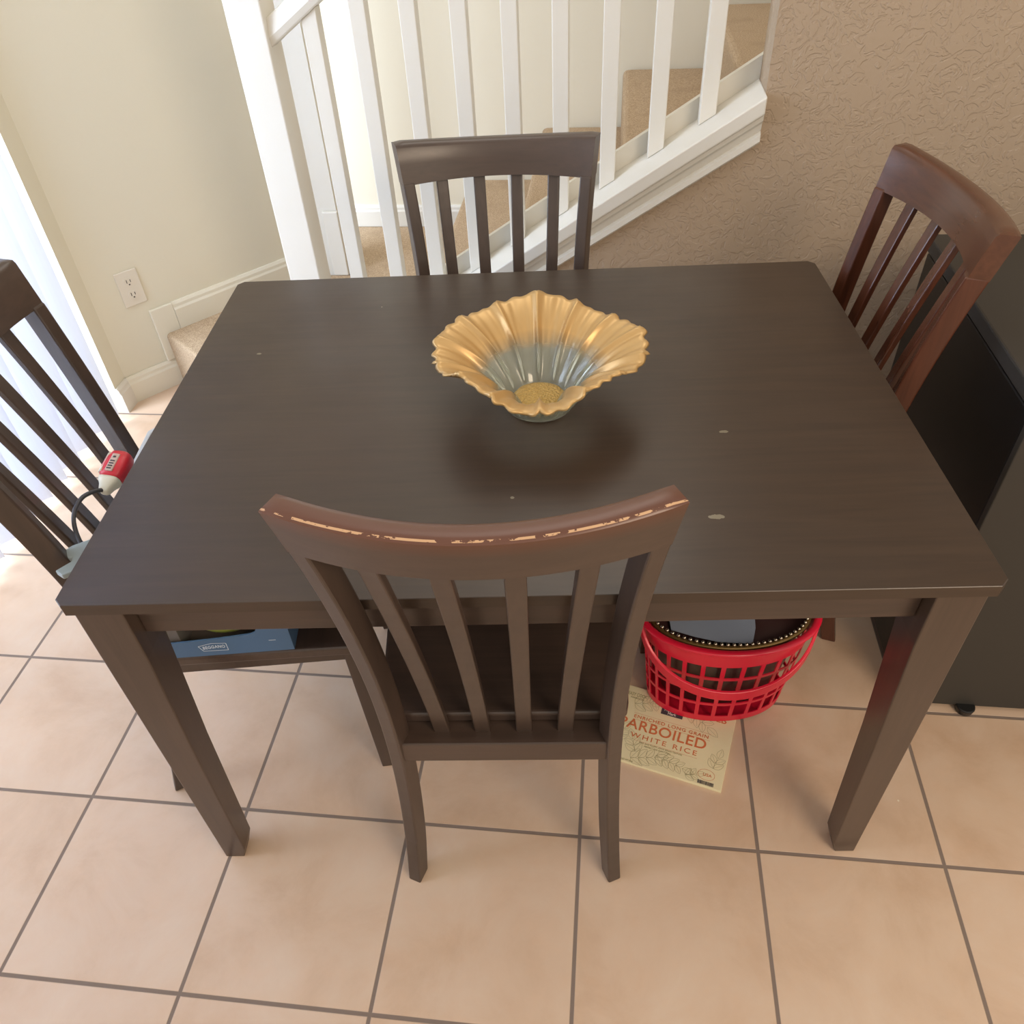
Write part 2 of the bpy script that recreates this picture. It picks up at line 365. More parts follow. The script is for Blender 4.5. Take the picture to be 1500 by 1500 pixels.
# left wall: sliding glass door with vertical blinds, patio outside
bm = BM(); box(bm, -1.66, -1.55, -2.6, -1.55, 0, 2.6, H); structure(link('wall_left', bm, WALLC))
bm = BM(); box(bm, -1.66, -1.55, -1.55, 0.945, 2.08, 2.6, H); structure(link('wall_left', bm, WALLC))
dr = bpy.data.objects.new('door_1', None); S.collection.objects.link(dr); structure(dr)
bm = BM()
for v0, v1, z0, z1 in ((-1.55, -1.50, 0, 2.08), (0.895, 0.945, 0, 2.08), (-1.55, 0.945, 0, 0.05), (-1.55, 0.945, 2.03, 2.08), (-0.33, -0.27, 0.05, 2.03)):
    box(bm, -1.63, -1.58, v0, v1, z0, z1, H)
o = link('door_frame', bm, WHITE, dr); o['kind'] = 'structure'
bm = BM(); box(bm, -1.606, -1.602, -1.50, 0.895, 0.05, 2.03, H); o = link('door_pane', bm, GLASSPANE, dr); o['kind'] = 'structure'
bm = BM(); box(bm, -5.5, -1.62, -5, 5, -0.12, -0.06, H); structure(link('floor_patio', bm, GRAVEL))
bl = thing('vertical_blinds', 'white vertical blinds hanging in front of the bright glass door', 'blinds', H(-1.49, 0))
bm = BM(); box(bm, -1.53, -1.45, -1.5, 0.93, 2.02, 2.07, H); o = link('headrail', bm, WHITE, bl); rel(o, bl)
v = 0.858; i = 0
while v > -1.45:
    bm = BM(); a = math.radians(52); n = 8; R0 = []; 
    zb = 0.03
    for z in (zb, 2.03):
        ring = []
        for k in range(n+1):
            t = k/n*2-1; cu = 0.006*(1-t*t)
            ring.append(H(-1.49 + 0.0445*t*math.cos(a) - cu*math.sin(a), v + 0.0445*t*math.sin(a) + cu*math.cos(a), z))
        for k in range(n, -1, -1):
            t = k/n*2-1; cu = 0.006*(1-t*t) - 0.0014
            ring.append(H(-1.49 + 0.0445*t*math.cos(a) - cu*math.sin(a), v + 0.0445*t*math.sin(a) + cu*math.cos(a), z))
        R0.append(ring)
    loft(bm, R0); o = link('blind_slat', bm, BLINDM); rel(o, bl)
    v -= 0.083; i += 1

# outlet on the angled wall
ot = thing('wall_outlet', 'cream duplex power outlet on the smooth wall above the baseboard', 'outlet', DW(0.13, 0, 0.376))
s0 = 0.128
bm = BM(); box(bm, s0-.037, s0+.037, 0.0003, 0.0055, 0.318, 0.434, lambda s, n, z: DW(s, n, z)); o = link('cover_plate', bm, PLATE, bevel=0.003); rel(o, ot)
for zc in (0.398, 0.355):
    bm = BM(); bmesh.ops.create_circle(bm, cap_ends=True, segments=20, radius=0.0165)
    for vv in bm.verts: vv.co = DW(s0+vv.co.x, 0.0075, zc+max(-.0135, min(.0135, vv.co.y)))
    ex = bmesh.ops.extrude_face_region(bm, geom=bm.faces[:]); 
    for vv in [g for g in ex['geom'] if isinstance(g, bmesh.types.BMVert)]: vv.co -= dn*0.004
    o = link('socket', bm, PLATE); rel(o, ot)
    bm = BM()
    for sx, hh in ((-.006, .0045), (.006, .0035)): box(bm, s0+sx-.0011, s0+sx+.0011, 0.006, 0.0082, zc+.002-hh, zc+.004+hh, DW)
    box(bm, s0-.0022, s0+.0022, 0.006, 0.0082, zc-.010, zc-.006, DW)
    o2 = link('slots', bm, SLOT); rel(o2, ot)
# ------------------------------------------------------------------ dining table
HT = 0.75; TX = 0.6148; TY = 0.4635
tb = thing('dining_table', 'dark espresso wooden dining table with square tapered legs', 'table')
bm = BM(); ch = 0.012
def rect(hx, hy, c_, z): return [(-hx+c_, -hy, z), (hx-c_, -hy, z), (hx, -hy+c_, z), (hx, hy-c_, z), (hx-c_, hy, z), (-hx+c_, hy, z), (-hx, hy-c_, z), (-hx, -hy+c_, z)]
loft(bm, [rect(TX-.006, TY-.006, ch, HT-.025), rect(TX, TY, ch, HT-.019), rect(TX, TY, ch, HT-.0008), rect(TX-.0008, TY-.0008, ch, HT)])
link('tabletop', bm, W_TOP, tb)
for sx in (-1, 1):
    for sy in (-1, 1):
        X, Y = sx*(TX-.0133), sy*(TY-.0114); bm = BM(); R_ = []
        for z, wd in ((0, .036), (0.03, .044), (0.35, .054), (0.62, .066), (HT-.024, .066)):
            R_.append([(X, Y, z), (X-sx*wd, Y, z), (X-sx*wd, Y-sy*wd, z), (X, Y-sy*wd, z)])
        link('leg', bm if loft(bm, R_) else bm, W_V, tb, bevel=0.002)
bm = BM(); box(bm, -TX+.08, TX-.08, -TY+.036, -TY+.056, 0.652, HT-.024); link('apron', bm, W_CR, tb, bevel=0.001)
bm = BM(); box(bm, -TX+.08, TX-.08, TY-.056, TY-.036, 0.652, HT-.024); link('apron', bm, W_CR, tb, bevel=0.001)
bm = BM(); box(bm, -TX+.036, -TX+.056, -TY+.08, TY-.08, 0.652, HT-.024); link('apron', bm, W_CR, tb, bevel=0.001)
bm = BM(); box(bm, TX-.056, TX-.036, -TY+.08, TY-.08, 0.652, HT-.024); link('apron', bm, W_CR, tb, bevel=0.001)

# ------------------------------------------------------------------ dining chairs
ZT, ZRB, ZS = 0.988, 0.907, 0.403
def poly3(kz, kv):
    def f(z):
        s = 0
        for i in range(4):
            t = kv[i]
            for j in range(4):
                if j != i: t *= (z-kz[j])/(kz[i]-kz[j])
            s += t
        return s
    return f
KZ = (0, ZS, ZRB, ZT)
hw = poly3(KZ, (0.199, 0.187, 0.209, 0.218)); yb = poly3(KZ, (0, 0.038, -0.034, -0.053))
BOW = 0.047; DIP = 0.012
def chair(label, rail_m, up_m, worn=False):
    t = thing('dining_chair', label, 'chair', group='slat-back dining chairs around the table')
    # curved crest rail
    bm = BM(); N = 28; rings = []; wear = []
    th = 0.033
    for k in range(N+1):
        s = k/N*2-1; ring = []
        sec = [(0, 0), (0, .5), (0, .935), (0.003, .975), (0.010, 1.0), (0.023, 1.0), (0.030, .96), (th, .88), (th, .5), (th, 0)]
        ang = 4*BOW*s/0.43*0.5
        for d, fz in sec:
            if abs(s) > .97: fz = min(fz, .94) if fz > .9 else fz
            z = ZRB + (ZT-ZRB)*fz - DIP*(1-s*s)*fz
            x = s*hw(z); y = yb(z) - BOW*(1-s*s)
            tl = math.atan(2*BOW*s/0.215)
            ring.append((x - math.sin(tl)*d, y + math.cos(tl)*d, z))
        rings.append(ring)
    loft(bm, rings)
    o = link('top_rail', bm, rail_m, t, smooth=True)
    e = o.modifiers.new('edge', 'EDGE_SPLIT'); e.split_angle = math.radians(38)
    at = o.data.attributes.new('wear', 'FLOAT', 'POINT')
    if worn:
        wv = [0, 0, .955, .93, .75, .7, .5, .2, 0, 0]
        wv = [0, 0, 0.55, 1.0, .80, .7, .6, .3, 0, 0]
        for i_ in range(len(o.data.vertices)): at.data[i_].value = wv[i_ % 10]
    # posts that are also the rear legs
    for sd in (-1, 1):
        bm = BM(); rings = []; a = math.radians(22)
        for k in range(25):
            z = (ZRB+.004)*k/24
            x, y = sd*hw(z), yb(z)
            wd = 0.025; dp = 0.036 if z > .1 else 0.031 + .005*z/.1
            bx, by = -sd*math.cos(a)*wd, -math.sin(a)*wd; fx, fy = -sd*math.sin(a)*dp, math.cos(a)*dp
            P = [(x, y, z), (x+bx, y+by, z), (x+bx+fx, y+by+fy, z), (x+fx, y+fy, z)]
            rings.append(P)
        loft(bm, rings); link('back_post', bm, up_m, t, smooth=False, bevel=0.003)
    # slats
    for i_, (xb, xt) in enumerate(((-.099, -.122), (-.034, -.041), (.032, .041), (.097, .122))):
        bm = BM(); rings = []
        for k in range(17):
            f = k/16; z = 0.398 + (ZRB+.006-0.398)*f; sx = xb + (xt-xb)*f**1.1
            q = (sx/0.21)**2
            y = yb(z) + .008 + .014*(1-f) - BOW*(1-q)*f**0.9
            hwd = .0125
            tl = math.atan(2*BOW*f*(sx/.21)/.21)
            P = []
            for dx, dy in ((-hwd, 0), (hwd, 0), (hwd, .013), (-hwd, .013)):
                P.append((sx+dx*math.cos(tl)-dy*math.sin(tl), y+dx*math.sin(tl)+dy*math.cos(tl), z))
            rings.append(P)
        loft(bm, rings); link('slat', bm, up_m, t, bevel=0.0025)
    # seat and frame
    bm = BM(); box(bm, -.172, .172, .036, .098, .355, .404); link('rear_seat_rail', bm, rail_m, t, bevel=0.003)
    bm = BM(); out = []
    for k in range(13):                                  # front edge bowed
        s = k/12*2-1; out.append((s*.224, .470 - .012*s*s))
    out += [(.200, .098), (.196, .081), (.150, .077)]
    for k in range(1, 12):
        s = 1-k/12*2; out.append((s*.150, .077))
    out += [(-.150, .077), (-.196, .081), (-.200, .098)]
    loft(bm, [[(x, y, z) for x, y in out] for z in (.404, .428)])
    o = link('seat', bm, rail_m, t, bevel=0.006, seg=3)
    bm = BM(); box(bm, -.165, .165, .425, .443, .362, .404); link('front_seat_rail', bm, rail_m, t)
    for sd in (-1, 1):
        bm = BM(); hexa(bm, [(sd*.163, .06, .362), (sd*.178, .06, .362), (sd*.196, .43, .362), (sd*.181, .43, .362), (sd*.163, .06, .404), (sd*.178, .06, .404), (sd*.196, .43, .404), (sd*.181, .43, .404)])
        link('side_seat_rail', bm, up_m, t)
        bm = BM(); rings = []
        for z, wd in ((0, .027), (.36, .038), (.404, .038)):
            X, Y = sd*.201, .457; rings.append([(X, Y, z), (X-sd*wd, Y, z), (X-sd*wd, Y-wd, z), (X, Y-wd, z)])
        loft(bm, rings); link('front_leg', bm, up_m, t, bevel=0.002)
    return t
def copy_thing(src, label):
    r = src.copy(); S.collection.objects.link(r); r['label'] = label
    for ch_ in src.children:
        c_ = ch_.copy(); S.collection.objects.link(c_); c_.parent = r
    return r
c1 = chair('near chair seen from behind with worn pale scratches along its curved top rail', W_CH, W_CV, True)
c1.location = (-.040, -.499, 0); c1.rotation_euler = (0, 0, -.006)
c2 = chair('far chair standing before the white stair balusters', W_CR, W_CV)
c2.location = (-.047, .546, 0); c2.rotation_euler = (0, 0, 3.149)
c3 = copy_thing(c2, 'chair tinted by painted warm light at the right end of the table beside the black cabinet')
for o in c3.children:
    o.data = o.data.copy(); o.data.materials[0] = W_RH if 'rail' in o.name or 'seat' in o.name else W_RV
c3.location = (.698, .241, 0); c3.rotation_euler = (0, 0, 1.615)
c4 = copy_thing(c2, 'left-hand chair in front of the blinds, carrying a blue carton on its seat')
c4.location = (-.772, -.118, 0); c4.rotation_euler = (0, 0, -1.445)

# ------------------------------------------------------------------ flower bowl
bo = thing('flower_bowl', 'flower shaped glass bowl with gold petals in the middle of the table', 'bowl', (0.030, -0.035, HT))
def bowl_pt(ph, t, off):
    NP = 14; g = NP*(ph - PI/2)            # a small bulb between petals where cos(g) = 1
    c_ = math.cos(g); gap = max(0, c_)**5; petal = abs(math.sin(g/2))**.7
    knob = max(0, c_)**1.6
    r = .056 + .066*t + .040*t**4
    z = .003 + .103*t**.88 - .006*t**8
    dphi = (ph + math.radians(95) + PI) % (2*PI) - PI
    wv = math.sin(ph*5+.4)*.45 + math.sin(ph*3+2.4)*.35 - 1.3*math.exp(-(dphi/.36)**2) + .5
    aw = lambda c0: ((ph - math.radians(c0) + PI) % (2*PI) - PI)
    F = math.exp(-(aw(-50)/.34)**2) + math.exp(-(aw(-134)/.36)**2)
    r -= .018*F*t**2; z += .010*F*t**2
    var = .5 + .5*math.sin(ph*4.3+1)
    k = t**4
    r += k*(.012*petal + (.009+.005*var)*knob - .006 + .006*wv)
    z += k*(.009*wv + .003*knob)
    r += .0022*t**8*math.sin(g*2.5+ph*3)
    bulge = .0060*petal*math.sin(PI*min(1, t))                 # every petal is a shallow scoop
    rib = .0050*gap*min(1, t*4)*(1-.45*t)
    vein = .0006*math.sin(g*3.5)*(1-gap)*min(1, t*2)*(.4+.6*t)
    nx, nz = .68, -.73
    d = bulge - rib*.9 + vein
    if off: d = bulge - rib*1.9 + vein*1.2 - off
    r += nx*d; z += nz*d
    return Vector((r*math.cos(ph), r*math.sin(ph), max(z, .0015)))
bm = BM(); NU, NV = 420, 32; L0 = bm.verts.layers.float.new('rimness')
def ring(t, off):
    out = []
    for k in range(NU):
        v_ = bm.verts.new(bowl_pt(2*PI*k/NU, t, off)); v_[L0] = t; out.append(v_)
    return out
outer = [ring(k/NV, 0) for k in range(NV+1)]; inner = [ring(k/NV, .0045) for k in range(NV+1)]
def strip(a, b):
    for k in range(NU): j = (k+1) % NU; bm.faces.new((a[k], a[j], b[j], b[k]))
for k in range(NV): strip(outer[k], outer[k+1]); strip(inner[k+1], inner[k])
strip(outer[-1], inner[-1])
vb = bm.verts.new((0, 0, .003)); vi = bm.verts.new((0, 0, .010))
for k in range(NU):
    j = (k+1) % NU; bm.faces.new((outer[0][j], outer[0][k], vb)); bm.faces.new((inner[0][k], inner[0][j], vi))
link('petals', bm, BOWL, bo, smooth=True)
bm = BM(); rings = []
for r, z in ((.046, .0095), (.044, .0150), (.034, .0185), (.018, .020), (.002, .0205)):
    rings.append([(r*math.cos(2*PI*k/48)*(1+.02*math.sin(9*2*PI*k/48)), r*math.sin(2*PI*k/48), z) for k in range(48)])
loft(bm, rings); link('flower_centre', bm, GOLDC, bo, smooth=True)

# ------------------------------------------------------------------ black cabinet at the right
cb = thing('cabinet', 'large black cabinet standing on the floor beside the right-hand chair', 'cabinet', H(0.79, -0.045))
bm = BM(); box(bm, 0.797, 1.72, -0.040, 0.535, 0.012, 0.762, H); o = link('body', bm, BLACKM, bevel=0.004); rel(o, cb)
bm = BM(); box(bm, 0.797, 1.72, -0.055, -0.040, 0.012, 0.762, H); o = link('front_panel', bm, BLACKF, bevel=0.002); rel(o, cb)
bm = BM(); box(bm, 0.805, 1.72, -0.046, 0.527, 0.762, 0.770, H); box(bm, 0.79, 1.72, -0.056, 0.54, 0.770, 0.800, H); o = link('top_panel', bm, BLACKF, bevel=0.004); rel(o, cb)
for u_, v_ in ((0.935, -0.058), (1.6, -0.058), (0.86, 0.45), (1.6, 0.45)):
    bm = BM(); bmesh.ops.create_cone(bm, cap_ends=True, segments=24, radius1=0.017, radius2=0.020, depth=0.018)
    for x in bm.verts: x.co += H(u_, v_, 0.009)
    o = link('foot', bm, BLACKM, bevel=0.003); rel(o, cb)

# ------------------------------------------------------------------ lettering helper
def text_mesh(body, size, place, sx=1.0, bold=0.0, align='LEFT', spacing=1.0):
    """flat letters as a mesh; place(x, y, h) -> world point"""
    cu = bpy.data.curves.new('t', 'FONT'); cu.body = body; cu.size = size; cu.align_x = align; cu.extrude = 0.0002
    cu.offset = bold; cu.space_character = spacing; cu.resolution_u = 4
    o = bpy.data.objects.new('t', cu); S.collection.objects.link(o); bpy.context.view_layer.update()
    me = bpy.data.meshes.new_from_object(o.evaluated_get(bpy.context.evaluated_depsgraph_get()))
    bpy.data.objects.remove(o); bpy.data.curves.remove(cu)
    for v_ in me.vertices: v_.co = place(v_.co.x*sx, v_.co.y, v_.co.z+.0003)
    return me
def join(name, meshes, m, parent):
    bm = BM()
    for me in meshes: bm.from_mesh(me); bpy.data.meshes.remove(me)
    o = link(name, bm, m); 
    if parent: rel(o, parent)
    return o
def line(bm, pts, wd, place, h=.0005):
    for (a, b) in zip(pts, pts[1:]):
        a = Vector((*a, 0)); b = Vector((*b, 0)); t = (b-a)
        if t.length < 1e-6: continue
        n = Vector((-t.y, t.x, 0)).normalized()*wd/2
        bm.faces.new([bm.verts.new(place(p.x, p.y, h)) for p in (a+n, a-n, b-n, b+n)])

# ------------------------------------------------------------------ rice carton lying flat on the tiles
rdir = Vector((.936, -.351, 0)).normalized(); rup = Vector((.351, .936, 0)).normalized()
RBL = Vector((.374, -.332, 0)) - .24*rdir
def RP(x, y, h=0): return RBL + rdir*x + rup*y + Vector((0, 0, .007+h))
rc = thing('rice_carton', 'flat cream rice carton with orange lettering lying on the floor tiles', 'carton', RBL)
bpy.context.view_layer.update()
bm = BM(); box(bm, 0, .24, 0, .189, -.007, 0, RP); o = link('board', bm, CARD, bevel=0.001); rel(o, rc)
TM = []
TM.append(text_mesh('PARBOILED', .0345, lambda x, y, z: RP(.003+x, .082 - .006*((x-.11)/.11)**2*0 + y, z), sx=1.02, bold=.0003, spacing=1.06))
TM.append(text_mesh('ENRICHED LONG GRAIN', .0115, lambda x, y, z: RP(.031+x, .110+y, z), sx=1.12, spacing=1.15, bold=.0001))
TM.append(text_mesh('WHITE RICE', .0165, lambda x, y, z: RP(.036+x, .062+y, z), sx=1.22, spacing=1.35))
TM.append(text_mesh('25LB', .021, lambda x, y, z: RP(.178+x, .158+y, z), sx=1.02, bold=.0002))
bm2 = BM(); line(bm2, [(.030, .106), (.197, .106)], .0005, RP); line(bm2, [(.030, .122), (.197, .122)], .0005, RP)
line(bm2, [(.045, .056), (.18, .056)], .0004, RP)
bm2.to_mesh(me_ := bpy.data.meshes.new('l')); bm2.free(); TM.append(me_)
el = BM(); line(el, [(.205+.017*math.cos(a_*PI/16), .026+.012*math.sin(a_*PI/16)) for a_ in range(33)], .0006, RP); el.to_mesh(me_ := bpy.data.meshes.new('l')); el.free(); TM.append(me_)
TM.append(text_mesh('USA', .009, lambda x, y, z: RP(.198+x, .023+y, z), sx=1.1))
join('orange_lettering', TM, ORANGE, rc)
TM = [text_mesh('EASY COOK', .0125, lambda x, y, z: RP(-.0 + .004+x*.62, .164+y, z), sx=1.0), text_mesh('PARBOILED', .006, lambda x, y, z: RP(.012+x, .157+y, z)),
      text_mesh('FIRM AND FLUFFY LONG GRAIN TEXTURE', .0048, lambda x, y, z: RP(.058+x, .052+y, z)), text_mesh('PERFECT FOR EVERY MEAL', .0048, lambda x, y, z: RP(.070+x, .046+y, z)),
      text_mesh('NET WT 25LB', .005, lambda x, y, z: RP(.032+x*.8, .003+y, z))]
bm = BM()
def leaf(x, y, L, a, wd=.32):
    for sg in (-1, 1):
        pts = []
        for k in range(9):
            f = k/8; d = sg*wd*L*math.sin(PI*f)**.8*(1-.3*f)
            px, py = f*L, d; pts.append((x+px*math.cos(a)-py*math.sin(a), y+px*math.sin(a)+py*math.cos(a)))
        pts = [(min(.239, max(.001, p[0])), min(.188, max(.001, p[1]))) for p in pts]
        line(bm, pts, .0006, RP)
    p1 = (x, y); p2 = (min(.239, max(.001, x+L*.85*math.cos(a))), min(.188, max(.001, y+L*.85*math.sin(a)))); line(bm, [p1, p2], .0005, RP)
def sprig(x, y, a, n, L):
    for k in range(n):
        xx, yy = x+k*L*.55*math.cos(a), y+k*L*.55*math.sin(a)
        leaf(xx, yy, L*(1-.07*k), a+.75); leaf(xx, yy, L*(1-.07*k), a-.75)
    leaf(x+n*L*.55*math.cos(a), y+n*L*.55*math.sin(a), L, a)
for args in ((.05, .012, .35, 3, .030), (.055, .030, 2.0, 2, .026), (.10, .035, -.2, 4, .026), (.165, .012, .4, 2, .020), (.215, .045, 1.35, 2, .024), (.025, .145, .3, 2, .03), (.145, .165, -.6, 3, .030), (.060, .178, -1.2, 1, .026), (.01, .05, 1.2, 2, .024)):
    sprig(*args)
bm.to_mesh(me_ := bpy.data.meshes.new('l')); bm.free(); TM.append(me_)
join('leaf_pattern', TM, LEAFP, rc)
bm = BM()
for p in ([(.084, .138), (.131, .138), (.131, .187), (.084, .187)],):
    bm.faces.new([bm.verts.new(RP(*q, .0006)) for q in p])
o = link('logo_patch', bm, NAVY); rel(o, rc); bm = BM()
bx = .191
random.seed(7)
while bx < .222:
    wb_ = random.choice((.0006, .001, .0016)); bm.faces.new([bm.verts.new(RP(*q, .0008)) for q in ((bx, .003), (bx+wb_, .003), (bx+wb_, .011), (bx, .011))]); bx += wb_+random.choice((.0006, .001))
o = link('barcode', bm, NAVY); rel(o, rc)
bm = BM()
def lw(pts, wd=.0016): line(bm, pts, wd, RP, .0010)
for s_ in (-1, 1):
    lw([(.1075+s_*.0130, .156), (.1075+s_*.0130, .172)]); lw([(.1075+s_*.0095, .156), (.1075+s_*.0095, .168)])
    lw([(.1075+s_*.0140, .179), (.1075, .166)]); lw([(.1075+s_*.0140, .174), (.1075, .161)])
bm.to_mesh(me_ := bpy.data.meshes.new('l')); bm.free()
TM = [me_, text_mesh("Member's", .0088, lambda x, y, z: RP(.0895+x, .1475+y, z+.0006), bold=.0001), text_mesh("Mark", .0088, lambda x, y, z: RP(.098+x, .1405+y, z+.0006), bold=.0001)]
join('white_logo_print', TM, CARDW, rc)

# ------------------------------------------------------------------ red basket
BX, BY, BH = 0.400, -0.084, 0.262
bk = thing('plastic_basket', 'oval red plastic basket with square holes standing on the floor under the table', 'basket', (BX, BY, 0.0065), 0.0)
def el_r(z): f = z/BH; return .146+.026*f, .086+.018*f
def bp(ph, z, off=0): a_, b_ = el_r(z); return Vector(((a_+off)*math.cos(ph), (b_+off)*math.sin(ph), z))
bm = BM(); NC = 26; rows = [0, .035, .086, .137, .188, .232]
def panel(ph0, ph1, z0, z1):
    n_ = max(1, int(abs(ph1-ph0)/.06)); 
    for k in range(n_):
        a_ = ph0+(ph1-ph0)*k/n_; b_ = ph0+(ph1-ph0)*(k+1)/n_
        hexa(bm, [bp(a_, z0), bp(b_, z0), bp(b_, z0, -.0025), bp(a_, z0, -.0025), bp(a_, z1), bp(b_, z1), bp(b_, z1, -.0025), bp(a_, z1, -.0025)])
bars = [(0.002, .020)] + [(z-.004, z+.004) for z in (.068, .114, .160, .206)] 
bars = [(0.002, .022), (.064, .072), (.112, .120), (.160, .168), (.208, BH-.004)]
for z0, z1 in bars: panel(0, 2*PI, z0, z1)
for k in range(NC):
    ph = 2*PI*k/NC
    for (za, zb_) in zip([b_[1] for b_ in bars], [b_[0] for b_ in bars[1:]]): panel(ph-.028, ph+.028, za, zb_)
v0 = [bm.verts.new(bp(2*PI*k/60, .002, -.002)) for k in range(60)]; v1 = [bm.verts.new(bp(2*PI*k/60, .006, -.002)) for k in range(60)]
bm.faces.new(v0); bm.faces.new(list(reversed(v1)))
for k in range(60): bm.faces.new((v0[k], v1[k], v1[(k+1) % 60], v0[(k+1) % 60]))
link('basket_wall', bm, RED, bk)
bm = BM(); R_ = []
for k in range(72):
    ph = 2*PI*k/72; ring_ = []
    for j in range(10):
        q = 2*PI*j/10; ring_.append(bp(ph, BH, .004+.008*math.cos(q)) + Vector((0, 0, .005*math.sin(q))))
    R_.append(ring_)
R_.append(R_[0]); loft(bm, R_, cap=False); bmesh.ops.remove_doubles(bm, verts=bm.verts[:], dist=1e-6)
link('rim', bm, RED, bk, smooth=True)
# handle folded down outside the front
bm = BM(); R_ = []
for k in range(33):
    f = k/32; ph = PI+.18 + (PI-.40)*f; s_ = math.sin(PI*f)
    zc = BH-.012 - .105*s_**0.75; off = .007+.016*s_
    p = bp(ph, max(zc, 0), off); n_ = Vector((math.cos(ph), math.sin(ph)*1.4, 0)).normalized()
    R_.append([p + n_*(a_) + Vector((0, 0, b_)) for a_, b_ in ((-.002, -.014), (.004, -.015), (.005, .011), (-.001, .013))])
loft(bm, R_); link('handle', bm, RED, bk, bevel=0.0015)

# beaded oval tray lying in the top of the basket
tr = thing('beaded_bowl', 'dark brown oval bowl with silver beaded edge resting in the red basket', 'bowl', (BX, BY, BH-.023))
bm = BM(); R_ = []
for a_, b_, z in ((.05, .03, -.205), (.118, .064, -.20), (.138, .078, -.10), (.147, .086, 0), (.163, .096, .026), (.159, .092, .026), (.153, .087, .013), (.142, .076, .005), (.08, .04, .004), (.005, .003, .004)):
    R_.append([(a_*math.cos(2*PI*k/72), b_*math.sin(2*PI*k/72), z) for k in range(72)])
loft(bm, R_); o = link('bowl_body', bm, TRAYM, tr, smooth=True)
bm = BM(); R_ = []
for k in range(73):
    ph = 2*PI*k/72
    R_.append([(( .1585+.0055*math.cos(2*PI*j/8))*math.cos(ph), (.0915+.0055*math.cos(2*PI*j/8))*math.sin(ph), .027+.004*math.sin(2*PI*j/8)) for j in range(8)])
loft(bm, R_, cap=False); link('gold_edge', bm, GOLDRIM, tr, smooth=True)
bm = BM(); acc = 0; ph = 0
while ph < 2*PI-.02:
    bmesh.ops.create_uvsphere(bm, u_segments=8, v_segments=6, radius=.0040, matrix=Matrix.Translation((.1560*math.cos(ph), .089*math.sin(ph), .0335)))
    ph += .0118/math.hypot(.156*math.sin(ph), .089*math.cos(ph))
link('bead_trim', bm, BEAD, tr, smooth=True)
bm = BM()
prism(bm, [(-.118, .050), (-.118, -.030), (-.075, -.052), (-.03, -.066), (.035, -.072), (.050, -.030), (.064, .060)], lambda a_, b_, d: Vector((BX+a_, BY+b_, BH-.013+d+(.004 if b_ < -.04 else 0))), 0, .002)
tag(link('paper_sheet', bm, PAPER, bevel=.0005), 'blue-grey sheet lying on the dark beaded bowl in the red basket', 'paper')

# ------------------------------------------------------------------ things on the left chair's seat
SZ = 0.4285
# blue open carton with cut-out front
A_ = Vector((-.628, -.3025, SZ)); B_ = Vector((-.404, -.2865, SZ)); bd = (B_-A_).normalized(); bn = Vector((-bd.y, bd.x, 0))
def BP(s, z, d): return A_ + bd*s + bn*d + Vector((0, 0, z))
LB = (B_-A_).length; DB = .165; HB = .115
cx = thing('fruit_carton', 'open blue cardboard carton on the left chair seat, white name banner in front', 'carton', A_)
bpy.context.view_layer.update()
front = [(0, 0), (LB, 0), (LB, HB), (.172, HB), (.172, .068), (.168, .058), (.158, .053), (.06, .044), (.05, .048), (.044, .060), (.044, HB), (0, HB)]
front = [(0, 0), (LB, 0), (LB, HB), (.172, HB), (.172, .060), (.169, .052), (.160, .048), (.10, .042), (0, .037)]
bm = BM(); prism(bm, front, BP, 0, .003); box(bm, LB-.003, LB, 0, HB, .003, DB, lambda s, z, d: BP(s, z, d))
o = link('front_and_side_walls', bm, BLUE); rel(o, cx)
bm = BM(); box(bm, 0, LB-.003, 0, .003, .003, DB, BP); box(bm, 0, LB-.003, .003, HB, DB-.003, DB, BP); box(bm, 0, .003, .003, HB, .003, DB-.003, BP)
o = link('inner_walls', bm, BOXIN); rel(o, cx)
bm = BM()
def BF(x, y, h=0): return BP(x, y, -.0006-h)
ban = [(.066, .027), (.072, .014), (.114, .013), (.114, .031), (.090, .033), (.066, .027)]
line(bm, ban, .0012, BF)
rel(link('banner_outline', bm, LETW), cx); bm = BM(); line(bm, [(.187, .030), (.199, .030)], .0014, BF); rel(link('small_print', bm, LETW), cx)
TM = [text_mesh('BEGGANO', .0105, lambda x, y, z: BF(.0722+x, .0178+y+.0022*math.sin(PI*min(1, max(0, x/.05))), z), sx=.72, spacing=1.1, bold=.00012)]
join('name_lettering', TM, LETW, cx)
bm = BM(); bmesh.ops.create_uvsphere(bm, u_segments=36, v_segments=24, radius=.076)
for v_ in bm.verts:
    v_.co.x *= 1.05
    f = noise.noise(v_.co*14)*.002; v_.co += v_.co.normalized()*f
me_ = BM
gr = link('melon', bm, GREEN, smooth=True); gr.location = BP(.108, .0035+.076, .0815)
tag(gr, 'yellow-green melon lying inside the blue carton on the left chair', 'melon')
# grey inner box behind the melon's left
bm = BM(); box(bm, .006, .036, .0035, .068, .010, .060, BP)
gb = link('grey_carton', bm, mat('grey_board', (0.16, 0.145, 0.14), 0.8), bevel=.001); tag(gb, 'small dark grey box standing inside the blue carton left of the melon', 'box')

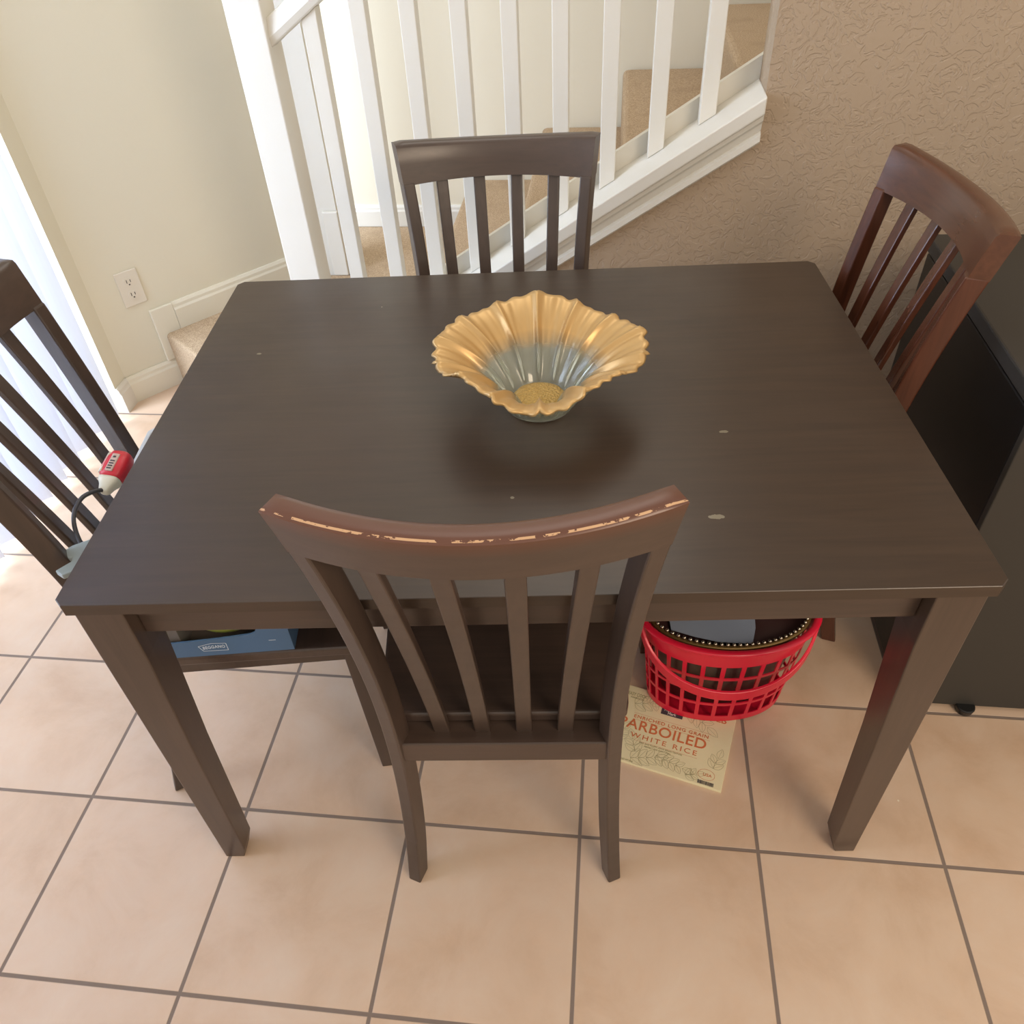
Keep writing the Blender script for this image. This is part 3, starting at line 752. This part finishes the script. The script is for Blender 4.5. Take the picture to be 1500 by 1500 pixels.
# pale storage bin between chair back and table, with plug, cord and grey clip on it
bz = 0.650
bn_ = thing('storage_bin', 'pale grey plastic bin on the left chair seat, half hidden by the tabletop', 'bin', (-.610, -.018, SZ), rz=.06)
bm = BM(); R_ = []
hgt = bz-SZ
for hx, hy, z in ((.075, .085, 0), (.088, .098, hgt-.012), (.094, .104, hgt-.012), (.094, .104, hgt), (.085, .095, hgt), (.073, .083, .004)):
    R_.append(rect(hx, hy, .018, z))
loft(bm, R_); link('bin_body', bm, PALEP, bn_, bevel=.002)
bm = BM(); loft(bm, [rect(.0835, .0935, .018, hgt-.035), rect(.0835, .0935, .018, hgt-.028)]); link('bin_liner', bm, PALEP, bn_)

pg = thing('power_plug', 'red and cream moulded power plug on the left chair between backrest and table', 'plug', (-.702, -.088, .676))
pg.scale = (1.12, .86, 1.1)
pg.rotation_euler = (0.25, 0.10, math.radians(-8))
bm = BM(); R_ = []
for y, wx, wz in ((-.024, .013, .012), (-.018, .0175, .015), (.0, .020, .017), (.020, .019, .017), (.036, .015, .014), (.041, .009, .009)):
    R_.append([(wx*math.copysign(abs(math.cos(a_))**.6, math.cos(a_)), y, wz*math.copysign(abs(math.sin(a_))**.6, math.sin(a_))) for a_ in [2*PI*(k+.5)/20 for k in range(20)]])
loft(bm, R_); link('red_shell', bm, REDP, pg, smooth=True)
bm = BM(); R_ = []
for y, wx, wz in ((-.056, .005, .005), (-.052, .008, .008), (-.040, .011, .010), (-.030, .016, .013), (-.0235, .0165, .0135)):
    R_.append([(wx*math.copysign(abs(math.cos(a_))**.6, math.cos(a_)), y, wz*math.copysign(abs(math.sin(a_))**.6, math.sin(a_))) for a_ in [2*PI*(k+.5)/20 for k in range(20)]])
loft(bm, R_); link('cream_nose', bm, CREAMP, pg, smooth=True)
bm = BM(); R_ = []
for y, wx in ((-.016, .010), (.030, .009)): R_.append([(-.0215+.002, y, -.008), (-.0215+.002, y, .009), (-.013, y, .016), (-.011, y, .012), (-.016, y, -.008)])
loft(bm, R_); link('cream_side', bm, CREAMP, pg)
bm = BM(); box(bm, -.006, .006, -.016, .026, .0150, .0185); o = link('label_plate', bm, mat('plug_label', (.55, .42, .38), .5), pg, bevel=.002)
bm = BM()
box(bm, -.002, .002, .015, .019, .0186, .0192)
for k in range(4): box(bm, -.0035, .0035, -.012+.006*k, -.0095+.006*k, .0186, .0192)
link('label_print', bm, NAVY, pg)

bm = BM()
pts = [(-.707, -.128, .666), (-.716, -.142, .676), (-.727, -.168, .682), (-.728, -.205, .672), (-.712, -.238, .645), (-.690, -.252, .600), (-.660, -.262, .520), (-.645, -.24, .460), (-.64, -.20, .4345), (-.62, -.16, .4345)]
P = [Vector(p) for p in pts]; fine = []
for i in range(len(P)-1):
    p0, p1, p2, p3 = P[max(i-1, 0)], P[i], P[i+1], P[min(i+2, len(P)-1)]
    for k in range(6):
        t = k/6; fine.append(.5*((2*p1)+(-p0+p2)*t+(2*p0-5*p1+4*p2-p3)*t*t+(-p0+3*p1-3*p2+p3)*t**3))
fine.append(P[-1]); tube(bm, fine, .0037, 8)
bm.transform((Matrix.Translation(pg.location) @ pg.rotation_euler.to_matrix().to_4x4() @ Matrix.Diagonal((1.12, .86, 1.1, 1))).inverted()); link('cord', bm, CORD, pg, smooth=True)

bm = BM()      # forked grey clip
prism(bm, [(-.700, -.335), (-.715, -.325), (-.704, -.312), (-.698, -.305), (-.700, -.297), (-.718, -.298), (-.726, -.288), (-.712, -.270), (-.670, -.245), (-.664, -.235), (-.660, -.060), (-.622, -.060), (-.610, -.250), (-.606, -.300), (-.640, -.318), (-.668, -.335), (-.684, -.325)], lambda a_, b_, d: Vector((a_+.002, b_+.010, .655+d)), 0, .010)
clip = tag(link('forked_clip', bm, GREYP, bevel=.002), 'grey forked plastic clip sticking out beyond the near left table corner', 'clip')
